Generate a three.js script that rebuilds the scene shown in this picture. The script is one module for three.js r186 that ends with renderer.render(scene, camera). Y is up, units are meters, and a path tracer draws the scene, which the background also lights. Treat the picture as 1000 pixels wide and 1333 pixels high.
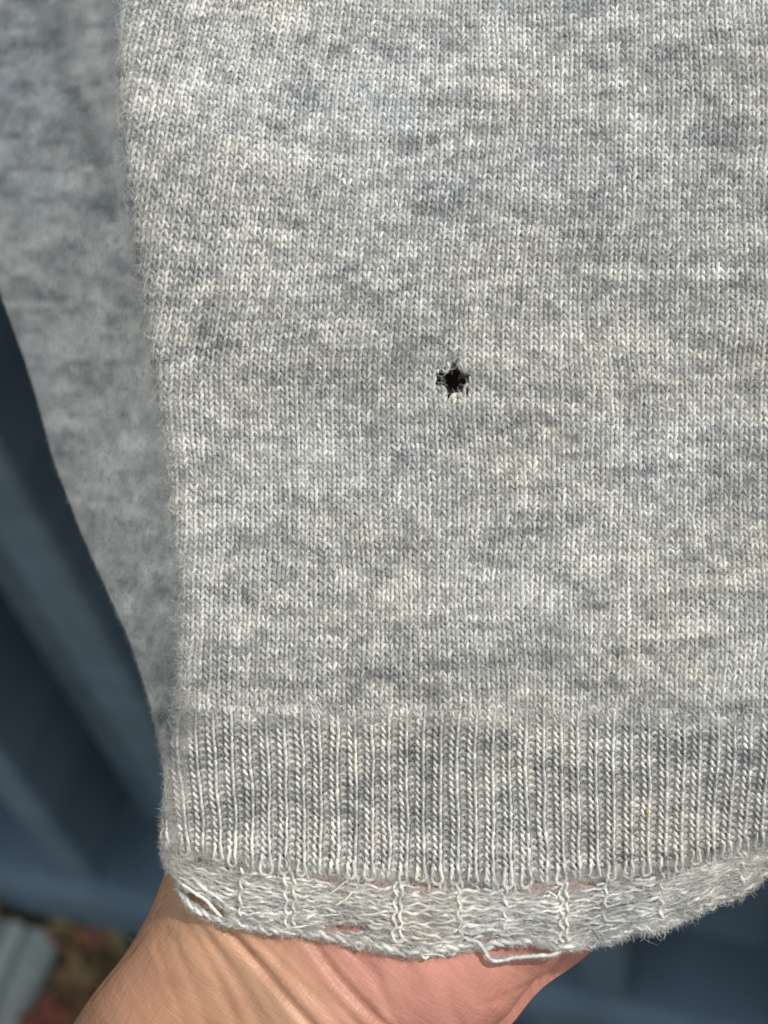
import * as THREE from 'three';

// ---------------------------------------------------------------- camera, sky, sun, exposure
const scene = new THREE.Scene();
const EYE = new THREE.Vector3(0, 1.25, 0);
// rows: the world's x (along the wall), y (up) and z (out of the wall) in the camera's own axes
const AX = [[0.95426841, -0.13739392, 0.26550841], [-0.14080368, 0.57689279, 0.80459246], [-0.263716, -0.80518173, 0.531165]];
const TURN = new THREE.Matrix4().set(AX[0][0], AX[0][1], AX[0][2], 0, AX[1][0], AX[1][1], AX[1][2], 0, AX[2][0], AX[2][1], AX[2][2], 0, 0, 0, 0, 1);
const QUAT = new THREE.Quaternion().setFromRotationMatrix(TURN);
const camera = new THREE.PerspectiveCamera(36.86, 0.75, 0.01, 60);
camera.position.copy(EYE); camera.quaternion.copy(QUAT);
camera.focus = 0.249; camera.userData.fStop = 15;
scene.add(camera);

const SUN = new THREE.Vector3(0.50, 0.58, 0.66).normalize().applyQuaternion(QUAT);   // high, from behind the top of the wall
{
  const W = 128, H = 64, d = new Float32Array(W * H * 4);
  for (let j = 0; j < H; j++) for (let i = 0; i < W; i++) {
    const up = Math.sin(((j + 0.5) / H - 0.5) * Math.PI), t = Math.pow(Math.max(0, up), 0.55), o = (j * W + i) * 4;
    const a = up >= 0 ? [0.75 - 0.23 * t, 0.78 - 0.20 * t, 0.77 - 0.16 * t] : [0.16, 0.15, 0.14];
    d[o] = a[0]; d[o + 1] = a[1]; d[o + 2] = a[2]; d[o + 3] = 1;
  }
  const sky = new THREE.DataTexture(d, W, H, THREE.RGBAFormat, THREE.FloatType);
  sky.mapping = THREE.EquirectangularReflectionMapping; sky.magFilter = THREE.LinearFilter; sky.needsUpdate = true;
  scene.background = sky; scene.environment = sky;
  scene.backgroundIntensity = 0.85; scene.environmentIntensity = 0.85;
}
const sun = new THREE.DirectionalLight(new THREE.Color(1, 0.955, 0.89), 2.65);
sun.position.copy(EYE).addScaledVector(SUN, 4); sun.target.position.copy(EYE);
sun.castShadow = true; sun.shadow.mapSize.set(4096, 4096); sun.shadow.radius = 1.5;
Object.assign(sun.shadow.camera, { left: -2, right: 2, top: 2, bottom: -2, near: 0.1, far: 9 });
scene.add(sun, sun.target);
const renderer = new THREE.WebGLRenderer({ antialias: true });
renderer.toneMapping = THREE.LinearToneMapping; renderer.toneMappingExposure = 1.2;
renderer.shadowMap.enabled = true;

// ---------------------------------------------------------------- helpers
function rng(a) { return () => { a = (a + 0x6d2b79f5) | 0; let t = Math.imul(a ^ (a >>> 15), 1 | a); t = (t + Math.imul(t ^ (t >>> 7), 61 | t)) ^ t; return ((t ^ (t >>> 14)) >>> 0) / 4294967296; }; }
const hash = (x, y, z) => { let h = Math.imul(x, 374761393) ^ Math.imul(y, 668265263) ^ Math.imul(z, 2147483647 - 98765431); h = Math.imul(h ^ (h >>> 13), 1274126177); h = Math.imul(h ^ (h >>> 16), 0x85ebca6b); return ((h ^ (h >>> 14)) >>> 0) / 4294967296; };
const fade = (t) => t * t * (3 - 2 * t);
function noise(x, y, s = 0) {                                       // value noise, -1 to 1
  const ix = Math.floor(x), iy = Math.floor(y), u = fade(x - ix), v = fade(y - iy);
  const a = hash(ix, iy, s), b = hash(ix + 1, iy, s), c = hash(ix, iy + 1, s), d = hash(ix + 1, iy + 1, s);
  return 2 * (a + (b - a) * u + (c - a) * v + (a - b - c + d) * u * v) - 1;
}
const step = (a, b, x) => { const t = Math.min(1, Math.max(0, (x - a) / (b - a))); return t * t * (3 - 2 * t); };
const mix = (a, b, t) => a + (b - a) * t;
function curve(pts) {                                               // piecewise linear, softened by averaging
  const at = (x) => { if (x <= pts[0][0]) return pts[0][1]; for (let i = 1; i < pts.length; i++) if (x <= pts[i][0]) return mix(pts[i - 1][1], pts[i][1], (x - pts[i - 1][0]) / (pts[i][0] - pts[i - 1][0])); return pts[pts.length - 1][1]; };
  return (x) => (at(x - 14) + 2 * at(x) + at(x + 14)) / 4;
}
const numbers = {};
function numbered(name) { const n = (numbers[name] = (numbers[name] ?? -1) + 1); return n ? name + '_' + String(n).padStart(3, '0') : name; }
function thing(name, label, category, group) {
  const o = new THREE.Group(); o.name = numbered(name); o.userData = { label, category }; if (group) o.userData.group = group;
  scene.add(o); return o;
}
function mesh(name, geometry, material, parent, kind) {
  const m = new THREE.Mesh(geometry, material); m.name = parent === scene ? numbered(name) : name; m.castShadow = m.receiveShadow = true;
  if (kind) m.userData.kind = kind;
  parent.add(m); return m;
}
class Build {                                                       // collects triangles with a colour per vertex
  constructor() { this.p = []; this.c = []; this.i = []; this.uv = []; }
  vert(x, y, z, c, u = 0, v = 0) { this.p.push(x, y, z); this.c.push(c[0], c[1], c[2]); this.uv.push(u, v); return this.p.length / 3 - 1; }
  quad(a, b, c, d) { this.i.push(a, b, c, a, c, d); }
  geometry() {
    const g = new THREE.BufferGeometry();
    g.setAttribute('position', new THREE.Float32BufferAttribute(this.p, 3)); g.setAttribute('color', new THREE.Float32BufferAttribute(this.c, 3)); g.setAttribute('uv', new THREE.Float32BufferAttribute(this.uv, 2));
    g.setIndex(this.i); g.computeVertexNormals(); return g;
  }
}

// The garment and the hand are laid out in eighths of a millimetre, x to the right, y downwards along the fabric, z out of it.
const S = 0.125e-3, FAR = 2000;
const place = (x, y, z) => { const k = 1 - z / FAR; return [(x - 500) * S * (z < -60 ? k : 1), (666.5 - y) * S * (z < -60 ? k : 1), z * S]; };
function hang(o) { o.position.copy(EYE).addScaledVector(new THREE.Vector3(0, 0, -1).applyQuaternion(QUAT), 0.25); o.quaternion.copy(QUAT); }

// ---------------------------------------------------------------- the wall behind
function canvasNoise(size, seed, draw) {
  const d = new Uint8Array(size * size * 4);
  for (let y = 0; y < size; y++) for (let x = 0; x < size; x++) { const c = draw(x, y); for (let k = 0; k < 3; k++) d[(y * size + x) * 4 + k] = Math.max(0, Math.min(255, c[k] ?? c[0])); d[(y * size + x) * 4 + 3] = 255; }
  const t = new THREE.DataTexture(d, size, size); t.magFilter = THREE.LinearFilter; t.wrapS = t.wrapT = THREE.RepeatWrapping; t.needsUpdate = true; return t;
}
const paintTex = canvasNoise(256, 1, (x, y) => { const n = noise(x / 31, y / 9, 1) * 14 + noise(x / 7, y / 5, 2) * 9; return [205 + n * 1.2, 210 + n, 214 + n]; });
paintTex.colorSpace = THREE.SRGBColorSpace;
const paint = new THREE.MeshStandardMaterial({ name: 'blue_paint', color: new THREE.Color().setRGB(0.165, 0.235, 0.305), map: paintTex, roughness: 0.55, metalness: 0 });
const WALLZ = -0.3604;
{
  const wall = thing('metal_wall', 'dark blue painted corrugated metal wall behind the sweater and hand', 'wall');
  const P = 0.144, b = new Build(), prof = [], x0 = -0.385 - 14 * P;
  for (let k = 0; k < 32; k++) { const c = x0 + k * P; prof.push([c - 0.036, -0.06], [c - 0.019, -0.003], [c - 0.016, 0], [c + 0.013, 0], [c + 0.016, -0.003], [c + 0.017, -0.085], [c + 0.036, -0.085], [c + 0.038, -0.06]); }
  const white = [1, 1, 1];
  for (let k = 1; k < prof.length; k++) {
    const [xa, za] = prof[k - 1], [xb, zb] = prof[k], q = [];
    for (const [y, yy] of [[0.08, 0.08], [1.12, 1.12]]) for (const [x, z] of [[xa, za], [xb, zb]]) q.push(b.vert(x, y, WALLZ + z, white, x / 0.5, y / 0.5));
    b.quad(q[0], q[1], q[3], q[2]);
  }
  mesh('corrugated_sheet', b.geometry().toNonIndexed(), paint, wall).geometry.computeVertexNormals();
  const back = new THREE.BoxGeometry(4.6, 1.03, 0.02); back.translate(0.2, 0.605, WALLZ - 0.105); mesh('back_sheet', back, paint, wall);
  const sh = new THREE.Shape(); sh.moveTo(-0.1, 0.02); sh.lineTo(0.010, 0.02); sh.lineTo(0.014, 0.026); sh.lineTo(0.014, 0.078); sh.lineTo(0.002, 0.1); sh.lineTo(-0.1, 0.108); sh.closePath();
  const rail = new THREE.ExtrudeGeometry(sh, { depth: 4.6, bevelEnabled: false, steps: 1 }); rail.rotateY(-Math.PI / 2); rail.scale(-1, 1, 1); rail.index ?? 0;
  const rp = rail.attributes.position; for (let i = 0; i < rp.count; i++) rp.setXYZ(i, rp.getX(i) - 2.1, rp.getY(i), rp.getZ(i) + WALLZ);
  // the mirror turns the faces round: turn them back
  const ra = rp.array, ru = rail.attributes.uv.array; for (let i = 0; i < rp.count; i += 3) { for (let c = 0; c < 3; c++) [ra[i * 3 + 3 + c], ra[i * 3 + 6 + c]] = [ra[i * 3 + 6 + c], ra[i * 3 + 3 + c]]; for (let c = 0; c < 2; c++) [ru[i * 2 + 2 + c], ru[i * 2 + 4 + c]] = [ru[i * 2 + 4 + c], ru[i * 2 + 2 + c]]; }
  rail.computeVertexNormals(); mesh('bottom_rail', rail, paint, wall);
  const cap = new THREE.BoxGeometry(4.6, 0.05, 0.075); cap.translate(0.2, 1.146, WALLZ - 0.025); mesh('top_rail', cap, paint, wall);
}
// ---------------------------------------------------------------- ground, slab, leaves
{
  const soilTex = canvasNoise(256, 3, (x, y) => { const n = noise(x / 11, y / 11, 5) * 40 + noise(x / 3, y / 3, 6) * 40; return [118 + n, 100 + n, 78 + n * 0.8]; });
  soilTex.colorSpace = THREE.SRGBColorSpace; soilTex.repeat.set(60, 60);
  const g = new THREE.PlaneGeometry(30, 30, 1, 1); g.rotateX(-Math.PI / 2);
  const ground = mesh('ground', g, new THREE.MeshStandardMaterial({ name: 'soil', map: soilTex, color: new THREE.Color(0.5, 0.46, 0.4), roughness: 1 }), scene, 'structure');
  ground.userData.label = 'dark bare soil below the wall'; 
  const conc = canvasNoise(256, 4, (x, y) => { const n = noise(x / 23, y / 23, 8) * 16 + noise(x / 2, y / 2, 9) * 14; return [170 + n, 180 + n, 182 + n]; });
  conc.colorSpace = THREE.SRGBColorSpace;
  const cm = new THREE.MeshStandardMaterial({ name: 'concrete', map: conc, color: new THREE.Color(0.98, 0.95, 0.9), roughness: 0.9 });
  const cl = cm.clone(); cl.name = 'pale_concrete'; cl.color.setRGB(1.15, 1.15, 1.1);
  const kerb = thing('paving_slab', 'pale grey concrete slab on the soil below the wall, left of the hand', 'slab');
  const box = (x0, x1, y1, z0, z1, name) => { const s = new THREE.Shape(), e = 0.006; s.moveTo(x0, 0); s.lineTo(x1, 0); s.lineTo(x1, y1 - e); s.lineTo(x1 - e, y1); s.lineTo(x0 + e, y1); s.lineTo(x0, y1 - e); s.closePath(); const q = new THREE.ExtrudeGeometry(s, { depth: z1 - z0, bevelEnabled: false }); q.translate(0, 0, z0); mesh(name, q, name === 'pale_strip' ? cl : cm, kerb); };
  box(-0.598, -0.566, 0.022, -0.335, 0.35, 'edge_strip'); box(-0.6125, -0.5985, 0.031, -0.335, 0.35, 'pale_strip'); box(-1.1, -0.613, 0.026, -0.335, 0.35, 'slab');
  const r = rng(77), LM = {};
  function leafShape(w, l, lobes, curl, seed) {
    const b = new Build(), n = 22, q = rng(seed), c = [1, 1, 1], rim = [];
    const mid = b.vert(0, 0.003, 0, c);
    for (let k = 0; k < n; k++) { const a = (k / n) * Math.PI * 2, f = 0.78 + 0.22 * Math.cos(a * lobes) + 0.06 * (q() - 0.5), x = Math.sin(a) * w * f, z = -Math.cos(a) * l * f * (Math.cos(a) > 0 ? 1.1 : 1); rim.push(b.vert(x, 0.003 + curl * (x * x + z * z) / (l * l) + 0.003 * q(), z, c)); }
    for (let k = 0; k < n; k++) b.i.push(mid, rim[(k + 1) % n], rim[k]);
    const under = b.vert(0, 0.0022, 0, c), low = rim.map((v) => b.vert(b.p[v * 3], b.p[v * 3 + 1] - 0.0008, b.p[v * 3 + 2], c));
    for (let k = 0; k < n; k++) { b.i.push(under, low[k], low[(k + 1) % n]); b.quad(rim[k], rim[(k + 1) % n], low[(k + 1) % n], low[k]); }
    return b.geometry();
  }
  const leaf = (label, x, y, z, w, l, lobes, rgb, turn, tilt) => {
    const t = thing('fallen_leaf', label, 'leaf'); t.position.set(x, y, z); t.rotation.set(tilt, turn, tilt * 0.6);
    const m = new THREE.MeshStandardMaterial({ name: 'dry_leaf', color: new THREE.Color().setRGB(...rgb.map((v) => v * 1.7)), roughness: 0.7, side: THREE.DoubleSide });
    mesh('blade', leafShape(w, l, lobes, 0.012, Math.floor(w * 1e5)), m, t);
    const st = new THREE.CylinderGeometry(0.0007, 0.0011, l * 0.9, 6); st.rotateX(Math.PI / 2); st.translate(0, 0.003, l * 1.1); mesh('stalk', st, m, t);
  };
  leaf('bright orange fallen leaf at the top left end of the pale slab', -0.63, 0.04, -0.322, 0.024, 0.028, 5, [0.25, 0.08, 0.02], 0.4, 0.12);
  leaf('olive yellow leaf directly below the wall rail beside the slab', -0.548, 0.006, -0.335, 0.02, 0.026, 3, [0.22, 0.17, 0.06], 1.2, 0.15);
  leaf('dull olive leaf between the yellow leaf and the hand', -0.513, 0.004, -0.325, 0.026, 0.02, 3, [0.13, 0.10, 0.05], 2.2, -0.1);
  leaf('dark brown leaf in the middle of the leaf litter', -0.535, 0.010, -0.298, 0.022, 0.028, 5, [0.12, 0.07, 0.03], 0.2, 0.2);
  leaf('dark red leaf lowest in the photo beside the slab', -0.548, 0.012, -0.262, 0.024, 0.027, 5, [0.11, 0.025, 0.015], 2.8, 0.18);
  leaf('rust brown leaf nearest the wrist', -0.512, 0.012, -0.266, 0.02, 0.025, 3, [0.12, 0.06, 0.025], 4.1, -0.2);
  leaf('reddish brown leaf below the rail at the right of the hand', -0.20, 0.008, -0.335, 0.026, 0.03, 5, [0.16, 0.05, 0.03], 1.9, 0.1);
  const lg = leafShape(0.016, 0.019, 3, 0.01, 5), N = 420, lit = new THREE.InstancedMesh(lg, new THREE.MeshStandardMaterial({ name: 'litter', color: 0xffffff, roughness: 0.9, side: THREE.DoubleSide }), N), m4 = new THREE.Matrix4(), col = new THREE.Color();
  for (let k = 0; k < N; k++) {
    m4.compose(new THREE.Vector3(-0.555 + r() * 1.1, 0.001 + r() * 0.006, -0.34 + r() * r() * 0.5), new THREE.Quaternion().setFromEuler(new THREE.Euler((r() - 0.5) * 0.5, r() * 6.3, (r() - 0.5) * 0.5)), new THREE.Vector3(1, 1, 1).multiplyScalar(0.6 + 0.8 * r()));
    lit.setMatrixAt(k, m4); const v = r(); col.setRGB(0.12 + 0.2 * v, 0.09 + 0.14 * v * r(), 0.035 + 0.04 * r()); lit.setColorAt(k, col);
  }
  lit.name = 'leaf_litter'; lit.userData = { kind: 'stuff', label: 'dark brown leaf litter covering the soil below the wall', category: 'leaf litter' }; lit.castShadow = lit.receiveShadow = true; scene.add(lit);
}

// ---------------------------------------------------------------- the hand's bones, which the hem is draped over
// bones: [x, y, z, radius] to [x, y, z, radius]
const bones = [
  [[340, 1150, -150, 108], [212, 1385, -150, 112]], [[212, 1385, -150, 112], [40, 1660, -190, 150]],      // thumb side of the wrist, forearm
  [[790, 1112, -108, 54], [716, 1192, -104, 56]], [[716, 1192, -104, 56], [598, 1295, -104, 60]], [[598, 1295, -104, 60], [450, 1430, -140, 92]], [[660, 1170, -118, 78], [540, 1278, -120, 88]],
  [[670, 1130, -146, 98], [545, 1248, -138, 106]], [[545, 1248, -138, 106], [420, 1345, -150, 118]], [[420, 1345, -150, 118], [180, 1660, -190, 150]],
  [[455, 1130, -168, 110], [330, 1400, -150, 118]], [[560, 1120, -170, 105], [430, 1300, -150, 112]],
  [[455, 1130, -168, 100], [440, 985, -180, 84]], [[455, 1130, -168, 104], [530, 970, -182, 86]], [[560, 1120, -170, 100], [618, 990, -182, 82]], [[670, 1140, -150, 95], [692, 1045, -180, 76]],
  [[440, 985, -180, 80], [455, 770, -270, 66]], [[455, 770, -270, 64], [462, 820, -390, 56]], [[462, 820, -390, 56], [464, 930, -400, 50]],
  [[530, 970, -182, 82], [552, 735, -270, 66]], [[552, 735, -270, 66], [556, 800, -398, 57]], [[556, 800, -398, 57], [556, 930, -405, 51]],
  [[618, 990, -182, 78], [648, 770, -270, 62]], [[648, 770, -270, 62], [650, 830, -390, 55]], [[650, 830, -390, 55], [648, 940, -395, 49]],
  [[692, 1045, -180, 70], [735, 880, -260, 54]], [[735, 880, -260, 54], [736, 930, -360, 48]], [[736, 930, -360, 48], [732, 1010, -370, 44]],
  [[340, 1150, -150, 104], [345, 1000, -160, 84]], [[345, 1000, -160, 82], [372, 830, -170, 72]], [[372, 830, -170, 72], [392, 700, -165, 58]],
].map(([a, b]) => { const d = [b[0] - a[0], b[1] - a[1], b[2] - a[2]]; return { a, d, l: d[0] ** 2 + d[1] ** 2 + d[2] ** 2, r: a[3], dr: b[3] - a[3], lo: [0, 1, 2].map((k) => Math.min(a[k], b[k]) - Math.max(a[3], b[3]) - 70), hi: [0, 1, 2].map((k) => Math.max(a[k], b[k]) + Math.max(a[3], b[3]) + 70) }; });
const KS = 56;
function field(x, y, z) {
  z -= 44 + 8 * step(1190, 1330, y);
  let d = 80;
  for (const q of bones) {
    if (x < q.lo[0] || x > q.hi[0] || y < q.lo[1] || y > q.hi[1] || z < q.lo[2] || z > q.hi[2]) continue;
    const px = x - q.a[0], py = y - q.a[1], pz = z - q.a[2], t = Math.min(1, Math.max(0, (px * q.d[0] + py * q.d[1] + pz * q.d[2]) / q.l)), e = Math.hypot(px - t * q.d[0], py - t * q.d[1], pz - t * q.d[2]) - q.r - q.dr * t;
    const h = Math.max(KS - Math.abs(d - e), 0) / KS; d = Math.min(d, e) - h * h * KS * 0.25;
  }
  return d;
}
const front = (() => {                                               // how far out the hand reaches, on a grid
  const x0 = 150, y0 = 1020, D = 10, nx = 80, ny = 36, T = [];
  for (let j = 0; j < ny; j++) for (let i = 0; i < nx; i++) { let z = 60; while (z > -130 && field(x0 + i * D, y0 + j * D, z) > 0) z -= 4; T.push(z); }
  return (x, y) => { const u = Math.min(nx - 1.001, Math.max(0, (x - x0) / D)), v = Math.min(ny - 1.001, Math.max(0, (y - y0) / D)), i = Math.floor(u), j = Math.floor(v), o = j * nx + i; return mix(mix(T[o], T[o + 1], u - i), mix(T[o + nx], T[o + nx + 1], u - i), v - j); };
})();

// ---------------------------------------------------------------- the sweater's shape
const edgeX = curve([[-90, 163], [0, 164], [130, 165], [220, 172], [300, 180], [430, 196], [560, 214], [640, 222], [700, 229], [780, 235], [850, 236], [930, 231], [1000, 223], [1060, 217], [1100, 214], [1130, 217], [1165, 236]]);
const ribEnd = curve([[150, 1098], [215, 1104], [290, 1126], [400, 1140], [500, 1146], [600, 1150], [760, 1147], [860, 1139], [930, 1126], [1000, 1108], [1120, 1078]]);
const hemY = curve([[215, 1140], [228, 1163], [242, 1178], [260, 1189], [300, 1200], [340, 1205], [400, 1213], [460, 1222], [500, 1229], [560, 1233], [640, 1222], [700, 1224], [730, 1234], [752, 1233], [800, 1225], [824, 1211], [848, 1215], [872, 1206], [900, 1200], [920, 1187], [948, 1180], [975, 1172], [1000, 1152], [1030, 1125], [1120, 1080]]);
const RIBTOP = 938;
const ragged = (x) => 3.2 * noise(x / 19, 7, 35) + 2 * noise(x / 7, 9, 36);
function relief(x, y) {
  const e = edgeX(y);
  let z = 12 * Math.exp(-(((x - e) / 80) ** 2)) * (0.35 + 0.65 * step(700, 200, y));
  z += 54 * Math.exp(-(((x - 170) / 230) ** 2)) * step(640, 120, y) + 34 * step(640, 1080, x) * step(620, 60, y);
  z += 7 * Math.sin((x * 0.55 + y * 0.83) / 78 + 1.4) * step(1000, 760, y) * step(160, 420, x);
  z -= 34 * Math.pow(Math.max(0, 460 - y) / 460, 2);
  z += 17 * Math.exp(-(((y - 840) / 74) ** 2)) * (0.25 + 0.75 * step(350, 900, x));
  z += 5.5 * noise(x / 210, y / 250, 31) + 2.2 * noise(x / 85, y / 110, 32);
  const r = ribEnd(x); if (y > r) z -= 9 * Math.min(1.3, (y - r) / 80);
  z -= 46 * step(820, 1060, x) * step(960, 1190, y);
  if (y > 1030) { const f = front(x, y) + 7, h = Math.max(14 - Math.abs(z - f), 0); z = Math.max(z, f * step(1030, 1090, y) + z * (1 - step(1030, 1090, y))) + (h * h) / 56 * step(1030, 1090, y); }
  return z;
}
const star = [[592, 470], [599, 484], [613, 487], [605, 498], [606, 512], [596, 507], [583, 518], [579, 499], [567, 501], [573, 489], [577, 481], [586, 482]];
function inStar(x, y, grow = 0) {
  const cx = 590, cy = 493, k = 1 / (1 + grow); x = cx + (x - cx) * k; y = cy + (y - cy) * k;
  let inside = false; for (let i = 0, j = star.length - 1; i < star.length; j = i++) { const [ax, ay] = star[i], [bx, by] = star[j]; if (ay > y !== by > y && x < ((bx - ax) * (y - ay)) / (by - ay) + ax) inside = !inside; } return inside;
}
const ROLL = 17;
// where a point of the flat fabric lies: [x, y, z, normal x, normal y, normal z, angle of the rolled edge]
function cloth(fx, fy) {
  const e = edgeX(fy) + ROLL, z0 = relief(Math.max(fx, e), fy);
  if (fx >= e) {
    const h = 6, nx = (relief(fx - h, fy) - relief(fx + h, fy)) / (2 * h), ny = (relief(fx, fy - h) - relief(fx, fy + h)) / (2 * h), l = Math.hypot(nx, ny, 1);
    return [fx, fy, z0, nx / l, ny / l, 1 / l, 0];
  }
  const a = (e - fx) / ROLL; return [e - ROLL * Math.sin(a), fy, z0 - ROLL * (1 - Math.cos(a)), -Math.sin(a), 0, Math.cos(a), a];
}
// the melange: pale and charcoal fibres spun together, streaky along the courses
const PALE = [0.80, 0.785, 0.745], DARK = [0.20, 0.208, 0.222];
function wool(x, y, t, out = [0, 0, 0]) {
  const m = 0.63 + 0.16 * noise(x / 78 + noise(x / 60, y / 60, 14), y / 21, 11) + 0.19 * noise(x / 31, y / 11, 12) + 0.07 * noise(x / 260, y / 150, 13) + 0.2 * noise(x / 11, y / 6, 15) + t;
  const k = Math.min(1.08, Math.max(0, m)), w = 0.018 * noise(x / 170, y / 120, 16) + 0.012 * noise(x / 20, y / 20, 17) + 0.010 * Math.max(-1, Math.min(1, (y - 520 + (x - 500) * 0.4) / 420));
  for (let c = 0; c < 3; c++) out[c] = DARK[c] + (PALE[c] - DARK[c]) * k;
  out[0] *= 1 + w; out[2] *= 1 - w * 1.5; return out;
}
// a strand of yarn through points [x, y, z], its radius and its fibres' tone varying on the way
function yarn(b, pts, rad, sides, seed, tone = 0, flatten = 1, closed = true) {
  const n = pts.length; if (n < 3) return;
  let N = [0.13, 0.21, 0.97]; let prev = -1; const c = [0, 0, 0];
  for (let i = 0; i < n; i++) {
    const a = pts[Math.max(0, i - 1)], d = pts[Math.min(n - 1, i + 1)]; let tx = d[0] - a[0], ty = d[1] - a[1], tz = d[2] - a[2]; const l = Math.hypot(tx, ty, tz) || 1; tx /= l; ty /= l; tz /= l;
    let dot = N[0] * tx + N[1] * ty + N[2] * tz; N = [N[0] - dot * tx, N[1] - dot * ty, N[2] - dot * tz]; const q = Math.hypot(...N) || 1; N = N.map((v) => v / q);
    const B = [ty * N[2] - tz * N[1], tz * N[0] - tx * N[2], tx * N[1] - ty * N[0]], first = b.p.length / 3;
    let r = (typeof rad === 'number' ? rad : rad[i]); if (closed && (i === 0 || i === n - 1)) r *= 0.25;
    for (let k = 0; k < sides; k++) {
      const an = (k / sides) * 6.2832 + i * 0.55, u = Math.cos(an), v = Math.sin(an), rr = r * (0.78 + 0.5 * hash(i + seed * 131, k, seed));
      const P = place(pts[i][0] + (N[0] * u + B[0] * v) * rr, pts[i][1] + (N[1] * u + B[1] * v) * rr, pts[i][2] + (N[2] * u + B[2] * v) * rr);
      wool(pts[i][0], pts[i][1], tone + 0.5 * (hash((i / 3 | 0) + seed * 57, k, 7) - 0.5) + 0.24 * noise(i / 11, seed * 1.37, 8) , c);
      b.vert(P[0], P[1], P[2], c, pts[i][0] * S, pts[i][1] * S);
    }
    if (prev >= 0) for (let k = 0; k < sides; k++) b.quad(prev + k, first + k, first + ((k + 1) % sides), prev + ((k + 1) % sides));
    prev = first;
  }
}
const woolM = new THREE.MeshStandardMaterial({ name: 'wool_yarn', vertexColors: true, roughness: 1, side: THREE.DoubleSide });
const sweater = thing('knitted_sweater', 'grey melange knitted wool sweater with a hole and a frayed ribbed hem', 'sweater'); hang(sweater);

// ------- plain knit: one yarn per course, looped through the course below
const ROW = 8.5, WALE = 12.3;
function bodyPoint(u, v) {                                           // wale, course -> flat fabric
  let y = RIBTOP - 4 - v * ROW, x = 70 + u * WALE;
  x += 0.19 * Math.max(0, 470 - y) * Math.exp(-Math.max(0, x - 165) / 330);
  y += 0.11 * (Math.min(x, 480) - 480) * step(470, 180, y) * 0.8;
  x += 1.5 * noise(u * 0.9, y / 26, 41) + 5 * noise(x / 160, y / 130, 42); y += 1.3 * noise(x / 30, v * 0.8, 43) + 6 * noise(x / 240, y / 200, 44);
  const dx = x - 590, dy = y - 493, d = Math.hypot(dx, dy) + 0.01, push = 5.5 * Math.exp(-((d / 24) ** 2)) * Math.min(1, d / 10);
  return [x + (dx / d) * push, y + (dy / d) * push];
}
{
  const b = new Build(), R = rng(5), K = 12;
  for (let v = -1; v < 142; v++) {
    let run = [], rad = [], seed = 1000 + v;
    const flush = () => { yarn(b, run, rad, 6, seed++, 0.1 * (R() - 0.5)); run = []; rad = []; };
    for (let u = -10; u < 89; u++) {
      const dr = 1 + 0.3 * (R() - 0.5), dz = 1.8 * (R() - 0.5), dl = 1 + 0.3 * (R() - 0.5), sk = 0.22 * (R() - 0.5), so = 0.8 + 0.4 * R(), st = 0.22 * (R() - 0.5);
      for (let k = 0; k < K; k++) {
        const s = (k / K) * 2 * Math.PI, h = Math.cos(s + Math.PI);   // starts at the foot between two wales
        const hv = 0.80 * h * dl;
        const off = 0.235 * Math.sin(2 * s);
        const p = bodyPoint(u + k / K + off * 1.0 * so + 0.02 * Math.sin(s) + sk * h * 0.6, v + hv);
        const c = cloth(p[0], p[1]);
        if (c[6] > 2.5 || p[0] > 1150 || p[1] < -250 || inStar(p[0], p[1], 0.1)) { if (run.length) flush(); continue; }
        const zo = -2.4 * Math.cos(2 * s) - 0.6 + dz + (s > Math.PI ? 0.5 : -0.3) - (v < 1 ? (1 - v) * 2.4 : 0);
        run.push([c[0] + c[3] * zo, c[1] + c[4] * zo, c[2] + c[5] * zo]); rad.push(2.42 * dr * (0.93 + 0.07 * Math.cos(2 * s + Math.PI)));
      }
    }
    flush();
  }
  mesh('plain_knit', b.geometry(), woolM, sweater, 'stuff');
}
// ------- the purl side behind the stitches: a closed sheet of the same wool, open at the hole and below the ribs
const sheetBump = canvasNoise(128, 6, (x, y) => [128 + 40 * noise(x / 9, y / 6, 22) + 40 * noise(x / 3.1, y / 2.3, 21) + 40 * noise(x / 1.3, y / 1.3, 23)]);
const sheetM = new THREE.MeshStandardMaterial({ name: 'wool_sheet', vertexColors: true, roughness: 1, side: THREE.DoubleSide, bumpMap: sheetBump, bumpScale: 0.0003 });
const shadedSheetM = sheetM.clone(); shadedSheetM.name = 'wool_layer_shaded'; shadedSheetM.color.setRGB(0.68, 0.68, 0.68);  // plain cloth darkened: the shade between unmodelled stitches is put into its colour
{
  const b = new Build(), D = 4, ids = new Map(), c = [0, 0, 0];
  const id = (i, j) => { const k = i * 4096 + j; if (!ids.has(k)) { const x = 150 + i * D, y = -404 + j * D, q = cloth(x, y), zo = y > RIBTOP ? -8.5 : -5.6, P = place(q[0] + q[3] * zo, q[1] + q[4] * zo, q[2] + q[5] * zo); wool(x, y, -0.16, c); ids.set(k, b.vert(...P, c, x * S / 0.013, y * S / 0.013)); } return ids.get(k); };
  for (let i = 0; i < 245; i++) for (let j = 0; j < 389; j++) {
    const x = 152 + i * D, y = -402 + j * D; if (y > ribEnd(x) - 1 + 3 * noise(x / 9, 2, 37) || inStar(x, y, 0.8) || x < edgeX(y) - 26) continue;
    b.quad(id(i, j), id(i, j + 1), id(i + 1, j + 1), id(i + 1, j));
  }
  mesh('purl_side', b.geometry(), sheetM, sweater);
}
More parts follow.
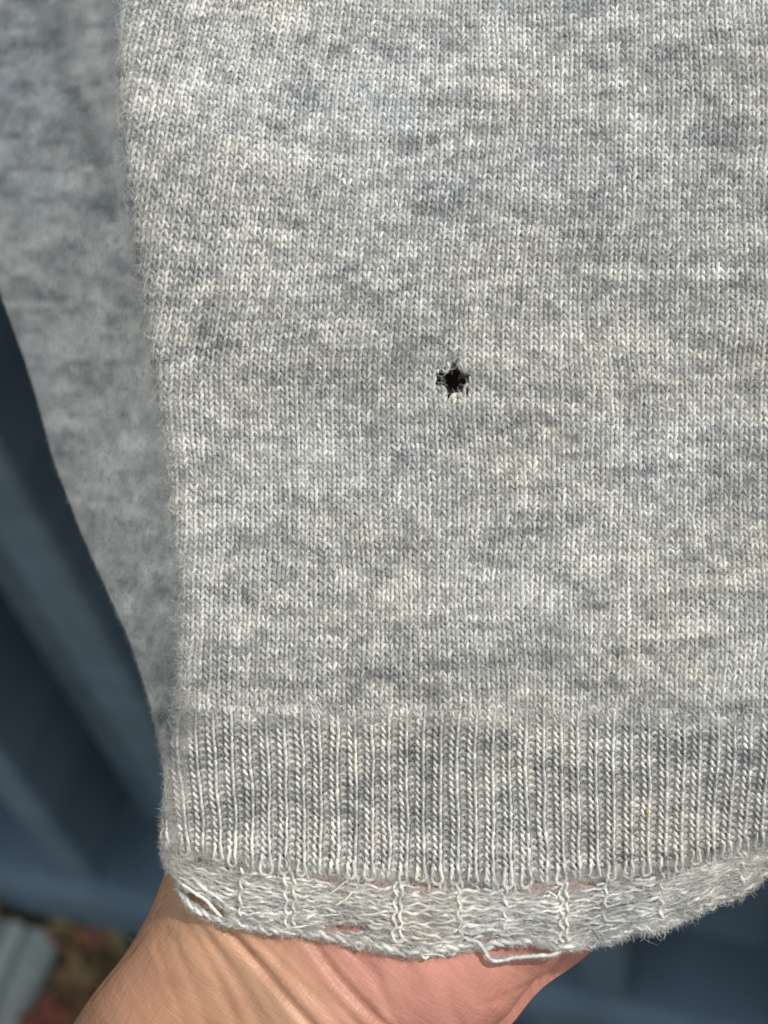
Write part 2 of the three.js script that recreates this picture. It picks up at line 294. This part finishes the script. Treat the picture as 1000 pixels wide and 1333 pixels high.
// ------- ribbing: a raised knit wale and a sunken purl wale in each rib
const RIB = 22.4, RROW = 8.9;
const ribX = (k, y) => { const x = 190 + k * RIB; return x + 0.05 * (y - 1000) * step(480, 220, x) - 0.03 * (y - 1000) * step(800, 1000, x) + 1.6 * noise(k * 1.7, y / 38, 51) + 3.2 * noise(x / 120, y / 90, 52); };
{
  const R = rng(9), K = 10;
  for (let k = -1; k < 41; k++) {
    const b = new Build(); let seed = 5000 + k * 40; const jig = 1.2 * (R() - 0.5), vs = R();
    for (let v = -2; v < 23; v++) {
      const y0 = RIBTOP + 2 + (v + vs) * RROW; if (y0 > ribEnd(190 + k * RIB) - 7) continue;
      const run = [], rad = [], dr = 1 + 0.3 * (R() - 0.5), dl = 1 + 0.3 * (R() - 0.5), zz = 1.6 * (R() - 0.5);
      for (let i = 0; i <= 2 * K; i++) {
        const knit = i <= K, s = ((i % K) / K) * 2 * Math.PI + (i === K || i === 2 * K ? 2 * Math.PI : 0), t = (i <= K ? i : i - K) / K, h = -Math.cos(s);
        let x = knit ? 12.6 * (t + 0.19 * Math.sin(2 * s)) - 0.5 * Math.sin(s) : 12.6 + 9.8 * (t + 0.2 * Math.sin(2 * s)), y = -h * 0.72 * RROW * dl;
        x += knit ? 0.17 * y : 0;
        const zo = knit ? 2.9 - 2.7 * Math.cos(2 * s) + (t < 0.12 || t > 0.88 ? -4 : 0) + zz : -1.8 + 2.3 * Math.cos(2 * s);
        const fy = y0 + y, c = cloth(ribX(k, fy) + x - 6.3 + jig, fy); if (c[6] > 2.3) { continue; }
        const rise = step(RIBTOP - 8, RIBTOP + 26, fy + 7 * noise(k * 0.8, 4, 57)), zr = mix(0.5, zo, 0.35 + 0.65 * rise);
        run.push([c[0] + c[3] * zr, c[1] + c[4] * zr, c[2] + c[5] * zr]); rad.push((knit ? 2.3 : 2.5) * dr);
      }
      yarn(b, run, rad, 6, seed++, 0.09 * (R() - 0.5) + 0.02, 1, false);
    }
    if (b.i.length) mesh('rib', b.geometry(), woolM, sweater);
  }
}
// ------- frayed hem: bound-off loops, ladders of loose strands, wales that still hold, the edge cord
const clothAt = (x, y, zo) => { const c = cloth(x, y); return [c[0] + c[3] * zo, c[1] + c[4] * zo, c[2] + c[5] * zo]; };
const smooth = (pts, n) => { const cr = new THREE.CatmullRomCurve3(pts.map((p) => new THREE.Vector3(...p))); return cr.getPoints(n).map((p) => [p.x, p.y, p.z]); };
{
  const R = rng(21);
  for (let k = 1; k < 40; k++) {                                     // the end loop of each rib, closing in a U
    const xk = ribX(k, ribEnd(190 + k * RIB)); if (xk > 1090) continue; const kind = R(); if (kind > 0.72) continue;
    const b = new Build(), y = ribEnd(xk) - 9, w = 4.6 + 3 * R(), d = (kind < 0.3 ? 2 : 4) + 6 * R(), tilt = 6 * (R() - 0.5);
    yarn(b, smooth([[-w * 0.62, -16, 7], [-w * 0.8, -6, 7], [-w, 2, 5], [-w * 0.75, d * 0.75, 4], [tilt, d + 1, 3], [w * 0.8, d * 0.7, 4], [w, 1, 5], [w * 0.75, -8, 7], [w * 0.6, -17, 7]].map(([dx, dy, z]) => clothAt(xk + dx, y + dy, z)), 26), 2.0 + 0.7 * R(), 6, 300 + k, -0.04);
    if (R() < 0.8) { const s = R() < 0.5 ? -1 : 1; yarn(b, smooth([[s * w * 0.3, d - 1, 2], [s * (3 + 4 * R()), d + 8, -1], [s * 4 * R(), d + 17, -2], [s * 3, d + 28, 0]].map(([dx, dy, z]) => clothAt(xk + dx, y + dy, z)), 12), 2.0, 6, 340 + k, 0.06); }
    if (R() < 0.55) yarn(b, smooth([[w, 0, 3], [w + 3, d, 1], [w + 2 + 2 * R(), d + 12, -1], [w, d + 26, 0]].map(([dx, dy, z]) => clothAt(xk + dx, y + dy, z)), 12), 2.1, 6, 380 + k, 0.08);
    mesh('end_loop', b.geometry(), woolM, sweater);
  }
  const N = 14;
  for (let j = 0; j < N; j++) {                                      // ladder strands, wavy and broken here and there
    const b = new Build(), f0 = 0.055 + (j / (N - 1)) * 0.87; let run = [], rad = [], gap = 0;
    for (let x = 222; x < 1085; x += 2.6) {
      const top = ribEnd(x), bot = hemY(x) - 4, f = f0 + 0.030 * noise(x / 17, j * 3.1, 61) + 0.02 * noise(x / 60, j, 62), y = top + (bot - top) * f + 1.3 * Math.sin(x / 3.9 + j * 2.2 + 2 * noise(x / 30, j, 66));
      const e = edgeX(Math.min(1128, y)) + 4 + Math.max(0, y - 1128) * 0.75;
      const slotA = Math.abs(x - 452) < 27 && Math.abs(y - 1203 - (x - 452) * -0.08) < 3.6, slotB = x > 240 && x < 300 && Math.abs(y - (1163 + (x - 246) * 0.52)) < 8.5, slotC = x > 624 && x < 690 && y > 1211;
      if (x < e || slotA || slotB || slotC || noise(x / 24, j * 7.7, 63) < (j < 2 ? -0.3 : -0.82)) { yarn(b, run, rad, 6, 700 + j, 0.16); run = []; rad = []; continue; }
      run.push(clothAt(x, y, 1.2 + 3 * noise(x / 9, j * 5.3, 64))); rad.push(2.2 + 0.6 * noise(x / 12, j * 2.3, 65));
    }
    yarn(b, run, rad, 6, 730 + j, 0.16); if (b.i.length) mesh('loose_strand', b.geometry(), woolM, sweater);
  }
  [317, 371, 384, 515, 523, 596, 656, 726, 734, 788, 861, 974].forEach((x0, n) => {   // wales still holding
    const b = new Build(), pts = [], rad = [], top = ribEnd(x0) - 4, bot = hemY(x0) - 7, amp = 1.2 + 1.1 * R(), lean = 8 * (R() - 0.5), end = top + (bot - top) * (0.78 + 0.3 * R());
    for (let y = top; y < Math.min(end, bot); y += 2.2) { pts.push(clothAt(x0 + lean * (y - top) / 80 + amp * Math.sin(y / 2.9 + n), y, 4.0 + 1.2 * Math.cos(y / 2.9 + n))); rad.push(1.9 + 0.8 * R()); }
    yarn(b, pts, rad, 6, 800 + n, 0.1); mesh('holding_wale', b.geometry(), woolM, sweater);
  });
  for (let n = 0; n < 30; n++) {                                     // snapped and tangled ends
    const b = new Build(), x = 262 + 790 * Math.pow(R(), 0.95), f = 0.1 + 0.95 * R(), y = mix(ribEnd(x), hemY(x) - 4, f), L = 14 + 30 * R(), a = (R() - 0.5) * (R() < 0.85 ? 0.6 : 2), c1 = 9 * (R() - 0.5), c2 = 9 * (R() - 0.5);
    if ((Math.abs(x - 452) < 48 && Math.abs(y - 1203) < 9) || (x < 320 && f > 0.35) || (x > 605 && x < 705 && f > 0.7)) continue;
    yarn(b, smooth([0, 0.25, 0.5, 0.75, 1].map((t, i) => clothAt(x + Math.cos(a) * L * (t - 0.5), y + Math.sin(a) * L * (t - 0.5) + [0, c1, 0, c2, c2 * 0.4][i] * 0.6, [0, 4, 5, 4.5, 1][i])), 16), 1.2 + 0.8 * R(), 6, 1200 + n, 0.16); mesh('loose_strand', b.geometry(), woolM, sweater);
  }
  for (let n = 0; n < 13; n++) {                                     // small ends hanging off the edge
    const b = new Build(), x = [300, 352, 468, 552, 586, 742, 770, 806, 846, 884, 930, 958, 992][n], y = hemY(x) - 5, L = 5 + 6 * R(), k = (R() - 0.5) * 14;
    yarn(b, smooth([[-8, -3, 1], [-3, L * 0.7, 3], [k * 0.4, L, 3], [6, L * 0.4, 3], [11, -4, 1]].map(([dx, dy, z]) => clothAt(x + dx, y + dy, z)), 16), 1.6 + 0.5 * R(), 6, 1300 + n, 0.14); mesh('loose_strand', b.geometry(), woolM, sweater);
  }
  const cord = new Build();                                          // the twisted edge
  for (const ph of [0, Math.PI]) { const p = [], r = []; for (let x = 234; x < 1090; x += 2.3) { const y = hemY(x) - 4 + ragged(x), a = x / 5.2 + ph + 1.5 * noise(x / 40, 1, 73); p.push(clothAt(x, y + 2.3 * Math.sin(a), 2 + 2.3 * Math.cos(a) + 2 * noise(x / 20, 5, 72))); r.push(2.9 + 0.6 * noise(x / 9, ph, 74)); } yarn(cord, p, r, 7, 900 + ph, 0.1); }
  { const p = []; for (let x = 218, y = 1128; x < 246; x += 1.4, y += 2.4 * (1 - (x - 218) / 60)) p.push(clothAt(x + 2, y, 1)); yarn(cord, p, 3.2, 7, 931, 0.05); }
  mesh('edge_cord', cord.geometry(), woolM, sweater);
  const lp = new Build();                                            // the pulled loop hanging under the edge
  yarn(lp, smooth([[604, 1214, 3], [618, 1216, 5], [627, 1226, 5], [634, 1239, 5], [648, 1240, 4], [664, 1238, 5], [682, 1237, 5], [700, 1236, 5], [716, 1236, 4], [728, 1233, 2]].map(([x, y, z]) => clothAt(x, y, z + 2)), 50), 2.7, 7, 950, 0.12);
  mesh('pulled_loop', lp.geometry(), woolM, sweater);
  const l2 = new Build(); yarn(l2, smooth([[238, 1150, 5], [256, 1162, 6], [272, 1170, 6], [282, 1180, 6], [292, 1191, 4]].map(([x, y, z]) => clothAt(x, y, z)), 24), 2.4, 6, 960, 0.12); yarn(l2, smooth([[250, 1140, 3], [268, 1156, 4], [286, 1164, 5], [300, 1176, 3]].map(([x, y, z]) => clothAt(x, y, z)), 24), 2.6, 6, 961, 0.05); mesh('loose_strand', l2.geometry(), woolM, sweater);
  const hl = [                                                       // broken ends round the hole
    [[584, 532], [585, 521], [590, 514], [596, 513], [600, 520], [602, 532]], [[570, 470], [574, 478], [580, 484], [585, 478], [586, 468]], [[597, 466], [598, 477], [604, 483], [611, 478], [614, 468]], [[612, 498], [606, 503], [605, 512], [609, 520]], [[570, 508], [576, 503], [580, 509], [581, 520]], [[610, 484], [617, 490], [615, 499], [609, 506]], [[568, 490], [564, 498], [569, 505]],
  ];
  hl.forEach((p, n) => { const b = new Build(); yarn(b, smooth(p.map(([x, y], i) => clothAt(x, y, i === 0 || i === p.length - 1 ? -3 : -1)), 16), 2.1, 6, 970 + n, -0.12); mesh('broken_loop', b.geometry(), woolM, sweater); });
  const sp = new THREE.IcosahedronGeometry(2.3 * S, 1), cs = cloth(842, 1055); sp.scale(1.1, 0.9, 0.7); sp.translate(...place(cs[0], cs[1], cs[2] + 9)); const lint = mesh('lint_speck', sp, new THREE.MeshStandardMaterial({ name: 'yellow_lint', color: new THREE.Color(0.6, 0.42, 0.08), roughness: 1 }), sweater); lint.userData.label = 'tiny yellow speck of lint in the ribbing';
}
// ------- the side of the garment falling away behind the front, the back layer and the part above the frame
const sideX = curve([[-120, -104], [0, -82], [150, -58], [300, -26], [380, 0], [490, 40], [600, 70], [690, 105], [770, 140], [830, 168], [900, 192], [960, 206], [1020, 216]]);
const sideDeep = curve([[-120, 690], [0, 640], [200, 530], [400, 410], [600, 285], [700, 215], [800, 140], [900, 70], [960, 32], [1040, 10]]);
const creaseX = curve([[-120, 20], [0, 62], [120, 112], [224, 158], [330, 172], [600, 196], [900, 215], [1040, 225]]);
function side(s, y) {                                                // s 0 at the front's edge, 1 at the outline
  const xr = edgeX(y) + 10, xl = sideX(y), D = sideDeep(y), x = xr + (xl - xr) * s, cz = Math.exp(-(((x - creaseX(y)) / 24) ** 2));
  let z = relief(edgeX(y) + ROLL, y) - ROLL - 16 - D * (0.34 * step(0, 0.16, s) + 0.66 * Math.pow(s, 1.1)) - 0.12 * D * cz * step(400, 230, y) + 7 * noise(x / 45, y / 70, 81) * Math.min(1, D / 90);
  if (s > 0.82) z -= (1 - Math.sqrt(Math.max(0, 1 - ((s - 0.82) / 0.18) ** 2))) * (20 + 0.15 * D);
  return [x, y, z];
}
{
  const b = new Build(), ns = 46, nt = 170, c = [0, 0, 0];
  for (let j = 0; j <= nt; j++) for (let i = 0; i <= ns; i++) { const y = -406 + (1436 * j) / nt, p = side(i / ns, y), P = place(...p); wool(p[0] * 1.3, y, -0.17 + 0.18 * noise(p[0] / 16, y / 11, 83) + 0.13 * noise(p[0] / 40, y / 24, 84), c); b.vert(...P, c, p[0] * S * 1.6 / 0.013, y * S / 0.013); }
  for (let j = 0; j < nt; j++) for (let i = 0; i < ns; i++) { const a = j * (ns + 1) + i; b.quad(a, a + 1, a + ns + 2, a + ns + 1); }
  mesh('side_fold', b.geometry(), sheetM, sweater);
  const g = new Build(), nb = 24; let rows = 0;
  for (let y = -406; y <= 1124; y += 18, rows++) {
    const e = side(1, Math.min(y, 1030)), zf = relief(1170, Math.min(y, 1060)), w = step(1140, 700, y), zb = mix(-1000, -560, w);
    const prof = [[e[0] + 1, e[2] + 2], [mix(300, e[0] + 110, step(900, 400, y)), Math.min(e[2] - 90, zb * 0.8)], [420, zb], [700, zb - 10], [1000, zb], [1190, zb * 0.6], [1185, zf - 40], [1090, zf - 7]];
    const cr = new THREE.CatmullRomCurve3(prof.map(([x, z]) => new THREE.Vector3(x, 0, z)), false, 'centripetal');
    for (let i = 0; i <= nb; i++) { const p = cr.getPoint(i / nb); wool(p.x, y, 0, c); g.vert(...place(p.x, y, p.z), c, p.x * S / 0.013, y * S / 0.013); }
  }
  for (let j = 0; j < rows - 1; j++) for (let i = 0; i < nb; i++) { const a = j * (nb + 1) + i; g.quad(a, a + nb + 1, a + nb + 2, a + 1); }
  mesh('back_layer', g.geometry(), shadedSheetM, sweater);
  const up = new Build(), nu = 40; rows = 0;                          // above the frame, where the garment is folded flat
  for (let k = 0; k <= 24; k++, rows++) for (let i = 0; i <= nu * 2; i++) {
    const f = k / 24, y = -400 - 900 * f, front = i <= nu, q = (front ? i : 2 * nu - i) / nu, sd = side(Math.max(0, 1 - q / 0.25), -400), e = edgeX(-400) + 10;
    const x = q < 0.25 ? sd[0] : mix(e, 1186, (q - 0.25) / 0.75), zf = q < 0.25 ? sd[2] - 3 : mix(sd[2], relief(x, -400) - 7, step(0.25, 0.29, q)), zm = Math.min(zf, -240), open = 1 - step(0.6, 1, f), ends = Math.min(1, 5 * Math.min(q, 1 - q));
    const z = front ? mix(zm, zf, open) : mix(zm - 2, -1000, open * Math.sqrt(ends)); wool(x, y, 0, c); up.vert(...place(x, y, z), c, x * S / 0.013, y * S / 0.013);
  }
  for (let j = 0; j < rows - 1; j++) for (let i = 0; i < nu * 2; i++) { const a = j * (nu * 2 + 1) + i; up.quad(a, a + 1, a + nu * 2 + 2, a + nu * 2 + 1); }
  mesh('upper_body', up.geometry(), shadedSheetM, sweater);
}
// ------- fuzz: single fibres standing off the yarn
function fibreGeometry(seed) {
  const q = rng(seed), n = 6, b = new Build(), A = [q() - 0.5, q() - 0.5, q() - 0.5, q() - 0.5], ph = q() * 6;
  let prev = -1;
  for (let i = 0; i <= n; i++) {
    const t = i / n - 0.5, y = A[0] * (t * t * 2.2 - 0.25) + A[1] * 0.3 * Math.sin(t * 7 + ph), z = A[2] * (t * t * 2 - 0.25) + A[3] * 0.25 * Math.sin(t * 8 + ph), f = b.p.length / 3, r = 0.011 * (1 - 0.6 * Math.abs(2 * t));
    for (let k = 0; k < 3; k++) b.vert(t, y + r * Math.cos(k * 2.094), z + r * Math.sin(k * 2.094), [1, 1, 1]);
    if (prev >= 0) for (let k = 0; k < 3; k++) b.quad(prev + k, prev + ((k + 1) % 3), f + ((k + 1) % 3), f + k);
    prev = f;
  }
  const g = b.geometry(); g.deleteAttribute('color'); return g;
}
const fibreM = new THREE.MeshStandardMaterial({ name: 'wool_fibre', color: 0xffffff, roughness: 0.9 });
{
  const R = rng(303), kinds = 8, lists = Array.from({ length: kinds }, () => []);
  const X = new THREE.Vector3(), Y = new THREE.Vector3(), Z = new THREE.Vector3(), c = [0, 0, 0];
  function add(P, N, len, lift, along) {                              // place, normal, length, how far it leaves the surface, preferred angle
    const a = along === undefined ? R() * 6.2832 : along + (R() - 0.5) * 1.1;
    Z.set(N[0], -N[1], N[2]).normalize(); X.set(Math.cos(a), Math.sin(a), 0).addScaledVector(Z, -Z.dot(X)).addScaledVector(Z, lift * (R() * 2 - 0.6)).normalize(); Y.crossVectors(Z, X).normalize(); Z.crossVectors(X, Y);
    const W = place(...P), L = len * S, k = R();
    wool(P[0], P[1], (k < 0.25 ? -0.4 : 0.24) + 0.4 * (R() - 0.5), c);
    lists[Math.floor(R() * kinds)].push([X.x * L, X.y * L, X.z * L, 0, Y.x * L, Y.y * L, Y.z * L, 0, Z.x * L, Z.y * L, Z.z * L, 0, W[0], W[1], W[2], 1, c[0], c[1], c[2]]);
  }
  const on = (x, y, zo) => { const q = cloth(x, y); return [[q[0] + q[3] * zo, q[1] + q[4] * zo, q[2] + q[5] * zo], [q[3], q[4], q[5]], q[6]]; };
  for (let n = 0; n < 400000; n++) { const y = -60 + R() * 1002, x = 168 + R() * 900, q = on(x, y, 0.8 + 3.4 * R()); if (inStar(x, y, 0.3)) continue; add(q[0], q[1], 5 + 13 * R() * R() + 5 * R(), 0.35); }
  for (let n = 0; n < 5500; n++) { const y = -60 + R() * 1190, x = edgeX(y) + ROLL - R() * 40 + 6, q = on(x, y, 2 + 4 * R()); if (y < ribEnd(x)) add(q[0], q[1], 8 + 20 * R() * R() + 6 * R(), 1.0); }
  for (let n = 0; n < 70000; n++) { const x = 190 + R() * 880, y = RIBTOP + R() * (ribEnd(x) - RIBTOP), q = on(x, y, -1 + 8 * R()); add(q[0], q[1], 4 + 9 * R() * R() + 5 * R(), 0.35); }
  for (let n = 0; n < 34000; n++) {
    const x = 216 + R() * 860, t = ribEnd(x), h = hemY(x), f = 0.08 + 0.97 * R(), y = t - 2 + (h - t) * f, q = on(x, y, -2 + 8 * R());
    if (x < 250 && y > 1128 + (x - 216) * 1.2) continue; if (Math.abs(x - 452) < 26 && Math.abs(y - 1203) < 4) continue; if (x > 242 && x < 296 && Math.abs(y - (1163 + (x - 246) * 0.52)) < 8) continue; if (x > 626 && x < 690 && y > 1212) continue;
    add(q[0], q[1], 6 + 18 * R() * R() + 6 * R(), 0.5, R() < 0.6 ? 0 : undefined);
  }
  for (let n = 0; n < 14000; n++) { const x = 225 + R() * 850, far = x > 740 ? 9 : 4, q = on(x, hemY(x) - 4 + ragged(x) + far * (R() * R() * 1.6 - 0.5), 1 + 6 * (R() - 0.3)); add(q[0], q[1], 8 + 26 * R() * R() * (x > 740 ? 1 : 0.6), 0.9); }
  for (let n = 0; n < 11000; n++) { const x = 216 + R() * 860, q = on(x, ribEnd(x) - 16 + 34 * R() * R(), 1 + 7 * R()); add(q[0], q[1], 6 + 14 * R() * R(), 0.6); }
  for (let n = 0; n < 900; n++) { const x = 626 + R() * 96, q = on(x, 1237 + 3 * (R() - 0.5) - (x < 634 ? (634 - x) * 2 : 0), 6 + 4 * (R() - 0.5))[0]; add(q, [0, 0, 1], 5 + 12 * R() * R(), 0.6, R() < 0.5 ? 0 : undefined); }
  for (let n = 0; n < 7000; n++) { const y = 900 + R() * 235, x = edgeX(y) + ROLL * (1.2 - 2.2 * R()) + 8 * R() * R(), q = on(x, y, 1 + 7 * R()); add(q[0], q[1], 7 + 14 * R() * R(), 0.8); }
  for (let n = 0; n < 40; n++) { const a = R() * 6.28, q = on(590 + 16 * Math.cos(a), 494 + 18 * Math.sin(a), 1); add(q[0], q[1], 10 + 14 * R(), 0.3); }
  for (let n = 0; n < 30000; n++) {
    const y = -60 + R() * 1080, s = Math.pow(R(), 0.9), p = side(s, y), q = side(Math.min(1, s + 0.02), y), w = side(s, y + 4), nx = -(q[2] - p[2]) / ((q[0] - p[0]) || -1), ny = -(w[2] - p[2]) / 4, l = Math.hypot(nx, ny, 1);
    add([p[0], p[1], p[2] + 1.5 * R()], [nx / l, ny / l, 1 / l], 7 + 12 * R() * R() + 6 * R(), 0.5);
  }
  for (let n = 0; n < 1500; n++) { const y = 480 + R() * 700, p = y < 1020 ? side(0.9 + 0.1 * R(), y) : [edgeX(y) + 3 * R(), y, -8]; add([p[0] - 2 * R(), p[1], p[2] - 10 * R()], [-0.8, 0, 0.6], 7 + 15 * R() * R(), 1.0); }
  const col = new THREE.Color(), m4 = new THREE.Matrix4();
  lists.forEach((l, k) => {
    const im = new THREE.InstancedMesh(fibreGeometry(40 + k), fibreM, l.length);
    l.forEach((a, n) => { m4.fromArray(a); im.setMatrixAt(n, m4); im.setColorAt(n, col.setRGB(a[16], a[17], a[18])); });
    im.name = 'wool_fuzz'; im.userData.kind = 'stuff'; im.castShadow = im.receiveShadow = true; sweater.add(im);
  });
}

// ---------------------------------------------------------------- the hand
{
  const hand = thing('hand', 'bare left hand with creased tan wrist and pink palm holding up the sweater hem', 'hand'); hang(hand);
  const lo = [-150, 600, -480], C = 6, dim = [170, 190, 104], V = new Float32Array(dim[0] * dim[1] * dim[2]), at = (i, j, k) => (k * dim[1] + j) * dim[0] + i;
  for (let k = 0; k < dim[2]; k++) for (let j = 0; j < dim[1]; j++) for (let i = 0; i < dim[0]; i++) V[at(i, j, k)] = field(lo[0] + i * C, lo[1] + j * C, lo[2] + k * C);
  // surface nets
  const ids = new Int32Array(V.length).fill(-1), pts = [], quads = [];
  for (let k = 0; k < dim[2] - 1; k++) for (let j = 0; j < dim[1] - 1; j++) for (let i = 0; i < dim[0] - 1; i++) {
    let n = 0, sx = 0, sy = 0, sz = 0, mask = 0; const v = [];
    for (let q = 0; q < 8; q++) { v[q] = V[at(i + (q & 1), j + ((q >> 1) & 1), k + (q >> 2))]; if (v[q] < 0) mask |= 1 << q; }
    if (mask === 0 || mask === 255) continue;
    for (let a = 0; a < 8; a++) for (let e = 0; e < 3; e++) { if (a & (1 << e)) continue; const o = a | (1 << e); if (v[a] < 0 === v[o] < 0) continue; const t = v[a] / (v[a] - v[o]); sx += (a & 1) + (e === 0 ? t : 0); sy += ((a >> 1) & 1) + (e === 1 ? t : 0); sz += (a >> 2) + (e === 2 ? t : 0); n++; }
    ids[at(i, j, k)] = pts.length; pts.push([lo[0] + (i + sx / n) * C, lo[1] + (j + sy / n) * C, lo[2] + (k + sz / n) * C]);
  }
  const stride = [1, dim[0], dim[0] * dim[1]];
  for (let k = 1; k < dim[2] - 1; k++) for (let j = 1; j < dim[1] - 1; j++) for (let i = 1; i < dim[0] - 1; i++) {
    const o = at(i, j, k);
    for (let e = 0; e < 3; e++) { const p = o + stride[e], a = V[o] < 0, b2 = V[p] < 0; if (a === b2) continue; const u = stride[(e + 1) % 3], w = stride[(e + 2) % 3], q = [ids[o], ids[o - u], ids[o - u - w], ids[o - w]]; if (q.some((t) => t < 0)) continue; quads.push(a ? q : q.reverse()); }
  }
  // creases: [depth, width, points]
  const creases = [
    [7, 5.5, [[284, 1190], [298, 1208], [340, 1254], [380, 1294], [418, 1332], [450, 1370]]], [6.5, 6, [[392, 1200], [408, 1222], [440, 1262], [476, 1298], [510, 1332], [540, 1370]]],
    [3.2, 7, [[226, 1180], [240, 1204], [276, 1254], [310, 1326], [330, 1380]]], [2.4, 5, [[330, 1214], [362, 1244], [420, 1292], [455, 1332], [480, 1370]]], [2.6, 6, [[256, 1200], [300, 1260], [346, 1332], [365, 1370]]],
    [2.2, 5, [[345, 1204], [402, 1262], [462, 1318], [490, 1350]]], [2.5, 6, [[455, 1226], [486, 1256], [512, 1312], [522, 1360]]], [2, 10, [[528, 1236], [534, 1270], [516, 1312], [530, 1350]]],
    [2.2, 7, [[600, 1222], [580, 1262], [584, 1300], [602, 1333]]], [1.2, 5, [[700, 1286], [655, 1296], [625, 1300]]], [1.8, 4, [[270, 1216], [325, 1286], [372, 1345]]], [1.6, 4, [[200, 1240], [228, 1290], [250, 1345]]],
    [1.6, 4, [[225, 1225], [262, 1300], [280, 1350]]], [1.4, 4, [[415, 1212], [470, 1272], [540, 1340]]], [1.6, 4, [[372, 1214], [432, 1282], [490, 1345]]],
  ];
  const segD = (x, y, pl) => { let m = 1e9; for (let i = 1; i < pl.length; i++) { const [ax, ay] = pl[i - 1], [bx, by] = pl[i], dx = bx - ax, dy = by - ay, t = Math.min(1, Math.max(0, ((x - ax) * dx + (y - ay) * dy) / (dx * dx + dy * dy))); m = Math.min(m, Math.hypot(x - ax - t * dx, y - ay - t * dy)); } return m; };
  const b = new Build();
  for (const [x, y, z] of pts) {
    const e = 3, nx = field(x + e, y, z) - field(x - e, y, z), ny = field(x, y + e, z) - field(x, y - e, z), nz = field(x, y, z + e) - field(x, y, z - e), l = Math.hypot(nx, ny, nz) || 1;
    let d = 0, red = 0; const open = step(0.02, 0.4, nz / l);
    if (open > 0 && y > 1100) {
      const wob = 3 * noise(x / 18, y / 18, 91);
      for (const [dep, w, pl] of creases) { const q = segD(x + wob, y + wob, pl); if (q < 40) { d -= 0.78 * dep * Math.exp(-((q / w) ** 2)) - 0.78 * dep * 0.35 * Math.exp(-(((q - 2.2 * w) / (1.6 * w)) ** 2)); red += 0.16 * dep / 7 * Math.exp(-((q / (w * 0.8)) ** 2)); } }
      d += 1.2 * noise(x / 30, y / 30, 92);
      d += 4 * Math.exp(-(((x - 575) / 50) ** 2) - (((y - 1275) / 45) ** 2)); d *= open;
    }
    // tan on the wrist's outer side, pink on the palm
    const k = step(-40, 150, (x - 345) * 0.78 - (y - 1270) * 0.62) , u2 = x * 0.7 - y * 0.71, w2 = x * 0.71 + y * 0.7, f = 1 + 0.08 * noise(u2 / 7, w2 / 46, 97) + 0.10 * noise(x / 40, y / 40, 94) + 0.05 * noise(x / 11, y / 14, 95), blush = k * Math.max(0, noise(x / 34, y / 30, 96)) * 0.3;
    const mid = Math.exp(-(((((x - 345) * 0.78 - (y - 1270) * 0.62)) / 75) ** 2));
    const c = [mix(0.375, 0.53, k) + 0.095 * mid, mix(0.188, 0.238, k) - 0.05 * blush + 0.075 * mid, mix(0.113, 0.182, k) - 0.035 * blush + 0.045 * mid].map((v, n) => v * f * (1 - red * [0.25, 0.7, 0.7][n]));
    const P = place(x + (nx / l) * d, y + (ny / l) * d, z + (nz / l) * d); b.vert(P[0], P[1], P[2], c, x * S / 0.04, y * S / 0.04);
  }
  for (const q of quads) b.quad(...q);
  const skinBump = canvasNoise(512, 7, (x, y) => {                    // fine crossing skin lines
    const u = x * 0.83 + y * 0.55, w = -x * 0.55 + y * 0.83;
    return [128 + 46 * noise(u / 3.2, w / 16, 1) + 34 * noise(u / 15, w / 3, 2) + 8 * noise(x / 2, y / 2, 3) + 30 * noise(u / 8, w / 40, 4)];
  });
  const skin = new THREE.MeshPhysicalMaterial({ name: 'skin', vertexColors: true, roughness: 0.46, specularIntensity: 0.75, bumpMap: skinBump, bumpScale: 0.00016, sheen: 0.25, sheenColor: new THREE.Color(0.9, 0.55, 0.42), sheenRoughness: 0.5 });
  const g = b.geometry(); g.deleteAttribute('uv'); g.setAttribute('uv', new THREE.Float32BufferAttribute(b.uv, 2));
  mesh('skin', g, skin, hand);
  const R = rng(61), hb = new Build();                               // fine hairs along the wrist's outline
  for (let n = 0; n < 20; n++) {
    const y = 1190 + 190 * R(), x = 215 - (y - 1160) * 0.607 + 9 * R() * R() + 1, L = 8 + 16 * R(), a = -2.15 - 0.55 * R(), p = [];
    for (let i = 0; i <= 6; i++) { const s = (i / 6) * L, w = a - 0.02 * s; p.push([x + Math.cos(w) * s, y + Math.sin(w) * s, -96 + s * 0.3]); }
    let prev = -1; p.forEach((q, i) => { const f = hb.p.length / 3, r = 0.22 * (1 - (0.8 * i) / 6); for (let k = 0; k < 4; k++) { const P = place(q[0] + r * Math.cos(k * 1.571), q[1], q[2] + r * Math.sin(k * 1.571)); hb.vert(...P, [0.42, 0.36, 0.27]); } if (prev >= 0) for (let k = 0; k < 4; k++) hb.quad(prev + k, f + k, f + ((k + 1) % 4), prev + ((k + 1) % 4)); prev = f; });
  }
  mesh('wrist_hair', hb.geometry(), new THREE.MeshStandardMaterial({ name: 'hair', vertexColors: true, roughness: 0.6, side: THREE.DoubleSide }), hand, 'stuff');
}

renderer.render(scene, camera);
